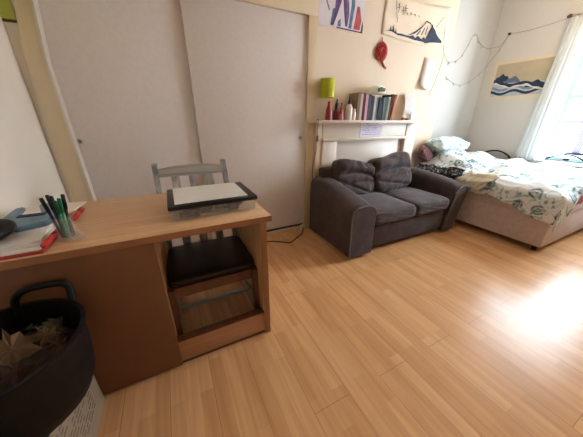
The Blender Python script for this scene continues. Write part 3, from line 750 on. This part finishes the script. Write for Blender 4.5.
# pillows and clothes
b = bm_new(); cushion(b, 0, 0, 0, .70, .28, .17, .5, .9, 14, .12, 3, Matrix.Translation((3.52, 2.14, .895)) @ Matrix.Rotation(math.radians(22), 4, 'X'))
tag(obj('pillow', b, M['pillow_print'], None, True), 'pale blue patterned pillow at the head of the bed', 'pillow')
b = bm_new(); cushion(b, 0, 0, 0, .27, .13, .19, .75, .95, 12, .14, 8, Matrix.Translation((3.13, 2.19, .775)) @ Matrix.Rotation(math.radians(24), 4, 'Y') @ Matrix.Rotation(math.radians(-18), 4, 'X'))
tag(obj('pillow', b, M['maroon'], None, True), 'small maroon patterned pillow in the corner of the bed', 'pillow')
def crumple(name, mat, label, cat, xa, xb, ya, yb, seed, amp, thick):
    b = bm_new(); nx, ny = 26, 34; V = {}
    def edge(t_, ph): return .16*noise.noise(Vector((t_*3.5+ph, seed, 0)))+.05*noise.noise(Vector((t_*11+ph, seed, 3)))
    for i in range(nx+1):
        for j in range(ny+1):
            u, v = i/nx, j/ny
            x_ = xa+(xb-xa)*u; y_ = ya+(yb-ya)*v
            x_ += edge(v, 1 if u < .5 else 9)*abs(2*u-1)*(xb-xa)*1.2; y_ += edge(u, 4)*abs(2*v-1)*.3
            r_ = noise.noise(Vector((x_*16+seed, y_*16, 0))); q = noise.noise(Vector((x_*40+seed, y_*36, 5)))
            h_ = thick+amp*(1-abs(2*r_))+amp*.5*q
            h_ *= min(1, 3.2*min(u, 1-u)+.35)*min(1, 3.2*min(v, 1-v)+.35)
            if x_ > x0d:
                z = top(max(x_, x0d), max(y_, y0d))-.03*(1-sst(0, .07, x_-x0d))+.008+h_; px = x_
            else:
                d = x0d-x_; z = top(x0d, max(y_, y0d))-.03-d*.95+.008; px = x0d-.05-h_*.6-d*.25
            V[i, j] = b.verts.new((px, y_, z))
    for i in range(nx):
        for j in range(ny): b.faces.new((V[i, j], V[i+1, j], V[i+1, j+1], V[i, j+1]))
    bmesh.ops.recalc_face_normals(b, faces=b.faces)
    o = tag(obj(name, b, mat, None, True), label, cat)
    md = o.modifiers.new('thick', 'SOLIDIFY'); md.thickness = .004; md.offset = 1
    return o
crumple('black_garment', M['blackcloth'], 'black lacy garment crumpled on the bed edge behind the sofa arm', 'clothing', 2.99, 3.13, 2.22, 1.62, 2.3, .028, .015)
crumple('duvet_underside', M['creamcloth'], 'cream patterned duvet underside bunched over the bed edge by the sofa', 'blanket', 2.95, 3.27, 1.60, 1.28, 7.7, .016, .008)  # added cloth standing in for the cream underside of the duvet

# metal headboard along the window wall
hd = thing('metal_headboard', 'black metal headboard with curved hoops under the window', 'headboard', (4.41, 1.5, 0))
hx = XR-.03
for (ya, yb, zt) in ((2.14, 1.76, .785), (1.405, .98, .812)):
    b = bm_new(); n_ = 16; tube(b, [(hx, ya+(yb-ya)*i/n_, .70+(zt-.70)*math.sin(PI*i/n_)**.7) for i in range(n_+1)], .011, 8); obj('hoop_rail', b, M['blackmetal'], hd, True)
for yy in (2.14, 1.76, 1.405, .98):
    b = bm_new(); tube(b, [(hx, yy, 0), (hx, yy, .72)], .011, 8); obj('post', b, M['blackmetal'], hd, True)
b = bm_new(); tube(b, [(hx, 2.14, .45), (hx, .98, .45)], .009, 8); obj('cross_bar', b, M['blackmetal'], hd, True)
b = bm_new(); cushion(b, hx, 1.19, .755, .03, .06, .035, .9, .9, 4); obj('cast_knob', b, M['blackmetal'], hd, True)

# ------------------------------------------------------------------ desk
dk = thing('desk', 'oak veneer desk with closed left cabinet and open kneehole', 'desk', (-.2, 1.34, 0))
bx('desk_top', M['oak'], dk, -.748, .395, 1.018, 1.68, .737, .766, bev=.002)
bx('front_edge_band', M['edge'], dk, -.748, .395, 1.0145, 1.018, .737, .7655, bev=0)
b = bm_new(); box(b, -.748, -.128, 1.035, 1.64, .012, .737, .001); auto(obj('cabinet', b, M['oakside'], dk))
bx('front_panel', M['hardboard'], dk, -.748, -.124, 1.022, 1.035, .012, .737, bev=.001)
bx('side_panel', M['oakside'], dk, .338, .370, 1.03, 1.64, 0, .737, bev=.001)
bx('panel_edge', M['edge'], dk, .338, .370, 1.026, 1.03, 0, .737, bev=0)
M['oakrail'] = wood('oak_veneer_rail', '#9c6e4a', '#ae7e57', 'X', .5, .7)
bx('foot_rail', M['oakrail'], dk, -.128, .338, 1.034, 1.054, .022, .155, bev=.001)
bx('rail_lip', M['brown'], dk, -.128, .338, 1.032, 1.075, .155, .163, bev=.001)
bx('plinth_gap_strip', M['plinth_gap_strip'], dk, -.74, .36, 1.04, 1.06, .0, .022, bev=0)  # dark strip painted in for the shadow gap below the desk front

# ------------------------------------------------------------------ chair
M['palewash'] = wood('pale_washed_stretcher', '#9a968f', '#d2cdc4', 'X', .6, .8)
ch = thing('dining_chair', 'grey-washed slat-back chair with black seat pushed into the kneehole', 'chair', (.11, 1.4, 0))
def post(x_): # raked back post
    b = bm_new(); P_ = [(x_, 1.60, 0), (x_, 1.575, .25), (x_, 1.58, .43), (x_+.0, 1.69, .77), (x_, 1.76, .94)]
    loft(b, [[(px-.016, py-.016, pz), (px+.016, py-.016, pz), (px+.016, py+.016, pz), (px-.016, py+.016, pz)] for px, py, pz in P_])
    return b
XA, XB = -.105, .325
for x_ in (XA, XB): obj('back_post', post(x_), M['greywash'], ch)
def bky(z): return 1.58+(z-.43)*.34
b = bm_new()
poly = [(XA+.014, .858), (XB-.014, .858), (XB-.014, .905), (.21, .918), (.105, .922), (0, .918), (XA+.014, .905)]
prism(b, poly, 'Y', -.012, .012)
for v in b.verts: v.co.y += bky(v.co.z)+.0
obj('top_rail', b, M['greywashx'], ch)
for k in range(3):
    xc = XA+(XB-XA)*(k+1)/4
    b = bm_new(); loft(b, [[(xc-.025, bky(z)-.007, z), (xc+.025, bky(z)-.007, z), (xc+.025, bky(z)+.007, z), (xc-.025, bky(z)+.007, z)] for z in (.385, .5, .62, .74, .865)])
    obj('slat', b, M['greywash'], ch)
b = bm_new(); box(b, XA+.014, XB-.014, 1.552, 1.574, .35, .40, .002); obj('lower_rail', b, M['greywashx'], ch)
for x_ in (XA-.012, XB+.003):
    b = bm_new(); loft(b, [[(x_-s_, 1.115, z), (x_+s_, 1.115, z), (x_+s_, 1.115+2*s_, z), (x_-s_, 1.115+2*s_, z)] for z, s_ in ((0, .014), (.2, .017), (.41, .02))])
    o = obj('leg', b, M['brown'], ch); o['label'] = 'dark brown front leg'
b = bm_new(); box(b, XA+.006, XB-.014, 1.128, 1.152, .35, .41, .002); o = obj('seat_apron', b, M['brown'], ch); o['label'] = 'dark brown front apron'
for x_ in (XA-.005, XB): 
    b = bm_new(); box(b, x_-.011, x_+.011, 1.15, 1.57, .345, .405, .002); obj('seat_apron', b, M['brown'], ch)
    b = bm_new(); box(b, x_-.009, x_+.009, 1.145, 1.575, .12, .15, .002); obj('stretcher', b, M['palewash'], ch)
b = bm_new(); box(b, XA, XB, 1.30, 1.32, .125, .148, .002); obj('stretcher', b, M['palewash'], ch)
b = bm_new(); box(b, XA, XB, 1.57, 1.585, .18, .205, .002); obj('stretcher', b, M['palewash'], ch)
b = bm_new(); cushion(b, (XA+XB)/2, 1.335, .432, .45, .41, .045, .14, .5, 10, .01, 2); obj('seat', b, M['black_leather'], ch, True)

# ------------------------------------------------------------------ things on the desk
DT = .7663
sb = thing('storage_box', 'clear plastic storage box with black-rimmed lid on the desk', 'storage box', (.155, 1.29, DT))
b = bm_new(); z0, z1 = DT, DT+.055
def rect(x0_, x1_, y0_, y1_, z): return [(x0_, y0_, z), (x1_, y0_, z), (x1_, y1_, z), (x0_, y1_, z)]
rA = rect(-.042, .353, 1.139, 1.438, z0); rB = rect(-.046, .357, 1.134, 1.443, z1); rC = rect(-.043, .354, 1.137, 1.44, z1); rD = rect(-.039, .35, 1.142, 1.435, z0+.003)
loft(b, [rA, rB, rC, rD]); obj('clear_tub', b, M['clear'], sb)
b = bm_new(); box(b, -.052, .364, 1.124, 1.45, z1+.0005, z1+.021, .004); auto(obj('lid', b, M['black'], sb))
b = bm_new()
for k in range(26):
    xx = random.uniform(0, .31); yy = random.uniform(1.165, 1.39); s_ = random.uniform(.015, .03)
    box(b, xx-s_, xx+s_, yy-s_*.6, yy+s_*.6, z0+.004, z0+.012+random.uniform(.005, .03), .002)
tag(obj('craft_oddments', b, M['junk']), 'dark loose oddments inside the clear storage box', 'odds and ends', None, 'stuff')
b = bm_new(); box(b, -.022, .32, 1.148, 1.447, z1+.0215, z1+.0235); tag(obj('paper_sheet', b, M['paper']), 'blank white sheet lying on the black lid of the storage box', 'paper')

# papers, book under them
b = bm_new(); box(b, -.745, -.455, 1.03, 1.36, DT, DT+.012, .001); 
t = thing('book', 'flat red-edged book under the papers at the desk end', 'book', (-.6, 1.2, DT))
obj('book_cover', b, plain('brick_red_cover', '#9c2b28', .5), t)
b = bm_new(); box(b, -.742, -.462, 1.034, 1.356, DT+.0125, DT+.016); obj('pages', b, M['paper'], t)
pz = DT+.0165
for k, (rz, dx, dy, lab) in enumerate(((3, 0, 0, 'white sheet directly on the red-edged book'), (-5, -.01, .03, 'white sheet in the middle of the paper pile'), (6, -.015, .015, 'topmost white sheet of the pile with ruled edge lines'))):
    mt = Matrix.Translation((-.60+dx, 1.20+dy, 0)) @ Matrix.Rotation(math.radians(rz), 4, 'Z')
    b = bm_new(); box(b, -.125, .125, -.14, .14, pz, pz+.004, mtx=mt); pz += .0045
    tag(obj('paper_sheet', b, M['paper']), lab, 'paper', 'papers at the desk end')
b = bm_new(); box(b, -.12, .12, -.16, .16, DT+.0005, DT+.006, mtx=Matrix.Translation((-.61, 1.52, 0)) @ Matrix.Rotation(math.radians(-8), 4, 'Z'))
tag(obj('paper_sheet', b, plain('cream_paper', '#dccfba', .8)), 'cream sheet at the back corner of the desk', 'paper')
b = bm_new(); box(b, -.735, -.62, 1.36, 1.55, DT+.0065, DT+.010, mtx=Matrix.Identity(4))
tag(obj('paper_sheet', b, M['paper']), 'white sheet against the left wall on the desk', 'paper')
# blue pouch
bp = thing('blue_pouch', 'slate blue cloth pouch lying open among the papers', 'pouch', (-.58, 1.35, DT+.02))
b = bm_new(); prism(b, [(-.685, 1.49), (-.66, 1.51), (-.635, 1.37), (-.555, 1.37), (-.61, 1.51), (-.585, 1.535), (-.545, 1.49), (-.485, 1.28), (-.50, 1.235), (-.575, 1.20), (-.635, 1.25), (-.675, 1.36)], 'Z', pz+.001, pz+.022)
bmesh.ops.bevel(b, geom=[e for e in b.edges if e.calc_face_angle(0) > .6], offset=.004, segments=2, affect='EDGES')
auto(obj('pouch_body', b, M['blue_pouch'], bp))
b = bm_new(); box(b, -.62, -.53, 1.325, 1.358, pz+.0222, pz+.026, .001); obj('dark_slot', b, plain('dark_teal_lining', '#1d3038', .8), bp)
# black case
bc = thing('black_case', 'black rounded case lying on the papers at the desk edge', 'case', (-.64, 1.15, pz))
b = bm_new(); cushion(b, -.655, 1.155, pz+.036, .19, .16, .07, .7, .8, 10); obj('case_shell', b, plain('black_case_shell', '#16181a', .6), bc, True)
b = bm_new(); tube(b, [(-.655+.0965*math.cos(a), 1.155+.0815*math.sin(a), pz+.036) for a in [2*PI*i/40 for i in range(40)]], .003, 6, True); obj('zip_seam', b, M['black'], bc, True)
# pen cup and pens
pcx, pcy = -.412, 1.135
cu = thing('pen_cup', 'clear plastic cup holding pens near the desk front', 'pen holder', (pcx, pcy, DT))
b = bm_new(); lathe(b, [(0, 0), (.036, 0), (.034, .02), (.030, .06), (.034, .095), (.032, .095), (.028, .06), (.032, .02), (.033, .003), (0, .003)], 24, (pcx, pcy, DT)); auto(obj('cup_body', b, M['cup'], cu), 50)
b = bm_new(); cushion(b, pcx+.035, pcy-.02, DT+.016, .05, .045, .03, .8, .8, 8, .2, 3); tag(obj('plastic_wrapper', b, M['cup'], None, True), 'crumpled clear wrapper at the foot of the pen cup', 'wrapper')
pens = [('#1f2f57', '#16213f', -.034, .0, .165, 'navy pen leaning furthest left in the cup'), ('#2b3345', '#12151c', -.020, .012, .17, 'black-blue pen second from the left in the cup'), ('#1a1a1c', '#101012', -.002, -.006, .17, 'black pen upright in the middle of the cup'),
        ('#1f7a4e', '#16633e', .008, -.016, .155, 'green felt pen left of the other green one'), ('#2a8a58', '#1b6f46', .018, -.008, .16, 'brighter green felt pen in the cup'), ('#221c26', '#100e12', .027, .004, .17, 'black pen furthest right in the cup'), ('#4a3048', '#33203a', .012, .018, .15, 'short plum pen at the back of the cup')]
for k, (c1, c2, lx, ly, L_, lab) in enumerate(pens):
    base = Vector((pcx+(k-3)*.005, pcy+ly*.6, DT+.007)); tip = Vector((pcx+lx, pcy+ly*1.3, DT+.007+L_))
    d = (tip-base).normalized()
    t = thing('pen', lab, 'pen', tuple(base), 'pens in the clear cup')
    b = bm_new(); tube(b, [base, base+d*L_*.68], .005, 8); obj('barrel', b, plain('pen_barrel', c1, .4), t, True)
    b = bm_new(); tube(b, [base+d*L_*.66, base+d*L_*.98, base+d*L_], [.0065, .0065, .0045], 8); obj('cap', b, plain('pen_cap', c2, .4), t, True)
def marker(p, q, lab, r=.011):
    p, q = Vector(p), Vector(q)
    t = thing('marker_pen', lab, 'pen', tuple((p+q)/2), 'red marker pens')
    b = bm_new(); tube(b, [p, p+(q-p)*.6], r*.9, 10); obj('barrel', b, M['red'], t, True)
    b = bm_new(); tube(b, [p+(q-p)*.58, p+(q-p)*.97, q], [r, r, r*.6], 10); obj('cap', b, plain('marker_cap', '#a81c18', .4), t, True)
marker((-.448, 1.34, DT+.012), (-.452, 1.50, DT+.012), 'red marker pen lying behind the pen cup')
marker((-.447, 1.032, DT+.028), (-.447, 1.17, DT+.028), 'red marker pen lying across the paper corner before the cup', .011)

# ------------------------------------------------------------------ carton and tub in the near corner
ct = thing('carton', 'white printed cardboard carton standing against the desk front', 'box', (-.6, .7, 0))
b = bm_new(); box(b, -.745, -.46, .30, 1.008, 0, .33, .004); auto(obj('carton_body', b, M['box_card'], ct))
b = bm_new()
for r in range(11):
    z = .29-r*.02; y = .93
    while y > .40:
        l_ = random.uniform(.012, .045)
        if random.random() < .8: box(b, -.46, -.4594, y-l_, y, z, z+.0065)
        y -= l_+.012
obj('printed_text', b, plain('faint_brown_print', '#675845', .8), ct)
b = bm_new(); box(b, -.742, -.463, .305, 1.0, .3302, .3325, .001); o = obj('carton_top_shade', b, plain('dark_carton_top_shade', '#3a2f28', .8), ct)  # shade on the carton top, painted as a thin dark sheet

tb = thing('plastic_tub', 'black plastic tub with loop handle full of dry leaves', 'tub', (-.545, .80, .333))
tcx, tcy, tz = -.545, .805, .333
b = bm_new()
lathe(b, [(0, 0), (.13, 0), (.165, .02), (.185, .07), (.195, .16), (.2, .25), (.208, .258), (.208, .266), (.196, .266), (.188, .16), (.175, .07), (.15, .03), (0, .02)], 40, (tcx, tcy, tz))
auto(obj('tub_body', b, M['tub'], tb), 50)
b = bm_new()
hp = [(tcx-.02, tcy+.188, tz+.24), (tcx-.015, tcy+.19, tz+.295), (tcx+.02, tcy+.19, tz+.325), (tcx+.085, tcy+.185, tz+.33), (tcx+.125, tcy+.18, tz+.325), (tcx+.138, tcy+.175, tz+.30), (tcx+.135, tcy+.15, tz+.235)]
tube(b, catmull(hp, 6), .012, 8); obj('loop_handle', b, M['tub'], tb, True)
b = bm_new(); cushion(b, tcx, tcy, tz+.145, .36, .36, .11, 1, 1, 12, .12, 6); tag(obj('leaf_litter', b, M['soil'], None, True), 'dark leaf litter filling the black tub', 'leaf litter', None, 'stuff')
def leaf(x_, y, z, s_, rz, rx, ry, mat, lab):
    b = bm_new(); n_ = 10; out = []
    shape = [(0, -.5), (.12, -.3), (.42, -.32), (.28, -.08), (.5, .12), (.24, .14), (.22, .36), (.06, .3), (0, .62), (-.06, .3), (-.22, .36), (-.24, .14), (-.5, .12), (-.28, -.08), (-.42, -.32), (-.12, -.3)]
    c0 = b.verts.new((0, 0, .05*s_))
    vs = [b.verts.new((px*s_, py*s_, .16*s_*math.sin(px*5+py*4))) for px, py in shape]
    for i in range(len(vs)): b.faces.new((c0, vs[i], vs[(i+1) % len(vs)]))
    tube(b, [(0, -.5*s_, 0), (.05*s_, -.75*s_, .03*s_)], .0015, 5)
    bmesh.ops.transform(b, matrix=Matrix.Translation((x_, y, z)) @ Matrix.Rotation(rz, 4, 'Z') @ Matrix.Rotation(rx, 4, 'X') @ Matrix.Rotation(ry, 4, 'Y'), verts=b.verts)
    o = tag(obj('dry_leaf', b, mat), lab, 'leaf', 'dry leaves in the black tub')
    md = o.modifiers.new('thick', 'SOLIDIFY'); md.thickness = .0012
LZ = tz+.215
leaf(tcx+.02, tcy+.02, LZ+.01, .13, .5, .5, .2, M['leaf1'], 'big tan leaf sticking up in the middle of the tub')
leaf(tcx+.10, tcy+.08, LZ+.01, .085, 2.1, .5, -.3, M['leaf2'], 'olive leaf near the back right rim of the tub')
leaf(tcx+.13, tcy+.0, LZ+.005, .07, -.6, .5, .5, M['leaf3'], 'rust leaf at the right side of the tub')
leaf(tcx+.06, tcy-.07, LZ+.005, .075, 1.2, .6, .2, M['leaf3'], 'rust brown leaf at the front of the tub')
leaf(tcx-.06, tcy-.02, LZ+.01, .08, 2.8, .5, .3, M['leaf1'], 'tan leaf lying left of the big one')
leaf(tcx-.02, tcy-.12, LZ+.0, .09, .2, -.3, .2, M['leaf2'], 'olive leaf by the near rim of the tub')
leaf(tcx+.09, tcy+.045, LZ+.012, .07, .9, .9, -.4, M['leaf1'], 'small tan leaf curling up between the olive and rust leaves')
leaf(tcx+.01, tcy+.10, LZ+.005, .08, 3.6, .5, .4, M['leaf2'], 'olive leaf at the back of the tub below the handle')

# ------------------------------------------------------------------ cables on the floor
b = bm_new(); tube(b, catmull([(.40, 2.20, .006), (.60, 2.13, .006), (.774, 2.118, .006), (.90, 2.05, .006), (.975, 1.995, .006), (1.10, 2.07, .006), (1.20, 2.14, .006), (1.255, 2.215, .03)]), .006, 8)
tag(obj('power_cable', b, M['cable'], None, True), 'black power cable lying on the floor beside the sofa', 'cable')
pg = thing('plug_adapter', 'small white plug adapter on the floor at the wardrobe corner', 'plug', (1.258, 2.245, 0))
b = bm_new(); box(b, 1.232, 1.285, 2.22, 2.262, 0, .055, .006); auto(obj('adapter_body', b, M['white'], pg))
b = bm_new(); tube(b, catmull([(.93, 1.95, .003), (.84, 1.83, .003), (.80, 1.76, .003), (.76, 1.65, .003), (.70, 1.70, .003), (.66, 1.80, .003), (.62, 1.93, .003), (.66, 1.98, .003), (.72, 1.90, .003), (.80, 1.80, .003), (.78, 1.66, .003)]), .002, 5)
tag(obj('string_loop', b, M['string'], None, True), 'thin cream string looped on the floor beside the desk', 'string')

# ------------------------------------------------------------------ pendant lamp (just above the picture)
pd = thing('pendant_lamp', 'bare warm bulb hanging from the ceiling', 'lamp', (3.62, .97, 2.2))
b = bm_new(); tube(b, [(3.62, .97, 2.30), (3.62, .97, ZC)], .003, 6); obj('flex', b, M['white'], pd)
b = bm_new(); lathe(b, [(0, 0), (.02, 0), (.02, .06), (0, .06)], 12, (3.62, .97, 2.25)); obj('bulb_holder', b, M['white'], pd, True)
em = N('lit_bulb_glass'); em.b.inputs['Emission Color'].default_value = (1, .62, .3, 1); em.b.inputs['Emission Strength'].default_value = 260
b = bm_new(); cushion(b, 3.62, .97, 2.215, .06, .06, .075, 1, 1, 6); obj('bulb_glass', b, em.m, pd, True)

# ------------------------------------------------------------------ light
def light(name, typ, loc, energy, col, rot=None, **k):
    d = bpy.data.lights.new(name, typ); d.energy = energy; d.color = col
    for a, v in k.items(): setattr(d, a, v)
    o = bpy.data.objects.new(name, d); C.objects.link(o); o.location = loc
    if rot: o.rotation_euler = rot
    return o
w = bpy.data.worlds.new('daylight'); bpy.context.scene.world = w; w.use_nodes = True
nt_ = w.node_tree; bg = nt_.nodes['Background']
tc = nt_.nodes.new('ShaderNodeTexCoord'); sp = nt_.nodes.new('ShaderNodeSeparateXYZ'); rp = nt_.nodes.new('ShaderNodeValToRGB')
nt_.links.new(tc.outputs['Generated'], sp.inputs[0]); nt_.links.new(sp.outputs[2], rp.inputs[0]); nt_.links.new(rp.outputs[0], bg.inputs[0])
e = rp.color_ramp.elements; e[0].position = .35; e[0].color = (.66, .76, .84, 1); e[1].position = .65; e[1].color = (.70, .86, 1, 1)
bg.inputs[1].default_value = 23
for y0_, y1_ in ((WY0, WY1),):
    p = light('window_portal', 'AREA', (XR+.14, (y0_+y1_)/2, (WZ0+WZ1)/2), 1, (1, 1, 1), (0, PI/2, 0), shape='RECTANGLE', size=WZ1-WZ0, size_y=y1_-y0_)
    p.data.cycles.is_portal = True

# ------------------------------------------------------------------ camera
cam = bpy.data.cameras.new('camera'); co = bpy.data.objects.new('camera', cam); C.objects.link(co)
f_, pit, yaw, rol = 237.66, math.radians(22.5), math.radians(26.43), math.radians(.2)
fw = Vector((math.sin(yaw)*math.cos(pit), math.cos(yaw)*math.cos(pit), -math.sin(pit)))
rt = Vector((math.cos(yaw), -math.sin(yaw), 0)); up = rt.cross(fw)
rt2 = rt*math.cos(rol)+up*math.sin(rol); up2 = rt2.cross(fw)
mw = Matrix((rt2, up2, -fw)).transposed().to_4x4(); mw.translation = (0, 0, 1.2)
co.matrix_world = mw
cam.sensor_width = 36; cam.lens = 36*f_/583; cam.clip_start = .02; cam.clip_end = 100
sc = bpy.context.scene; sc.camera = co
sc.view_settings.view_transform = 'Standard'; sc.view_settings.look = 'None'
sc.view_settings.exposure = 1.0; sc.view_settings.gamma = 1
sc.view_settings.use_curve_mapping = False
sc.cycles.max_bounces = 10; sc.cycles.diffuse_bounces = 7; sc.cycles.transparent_max_bounces = 12
sc.cycles.sample_clamp_indirect = 8
sc.cycles.use_denoising = True
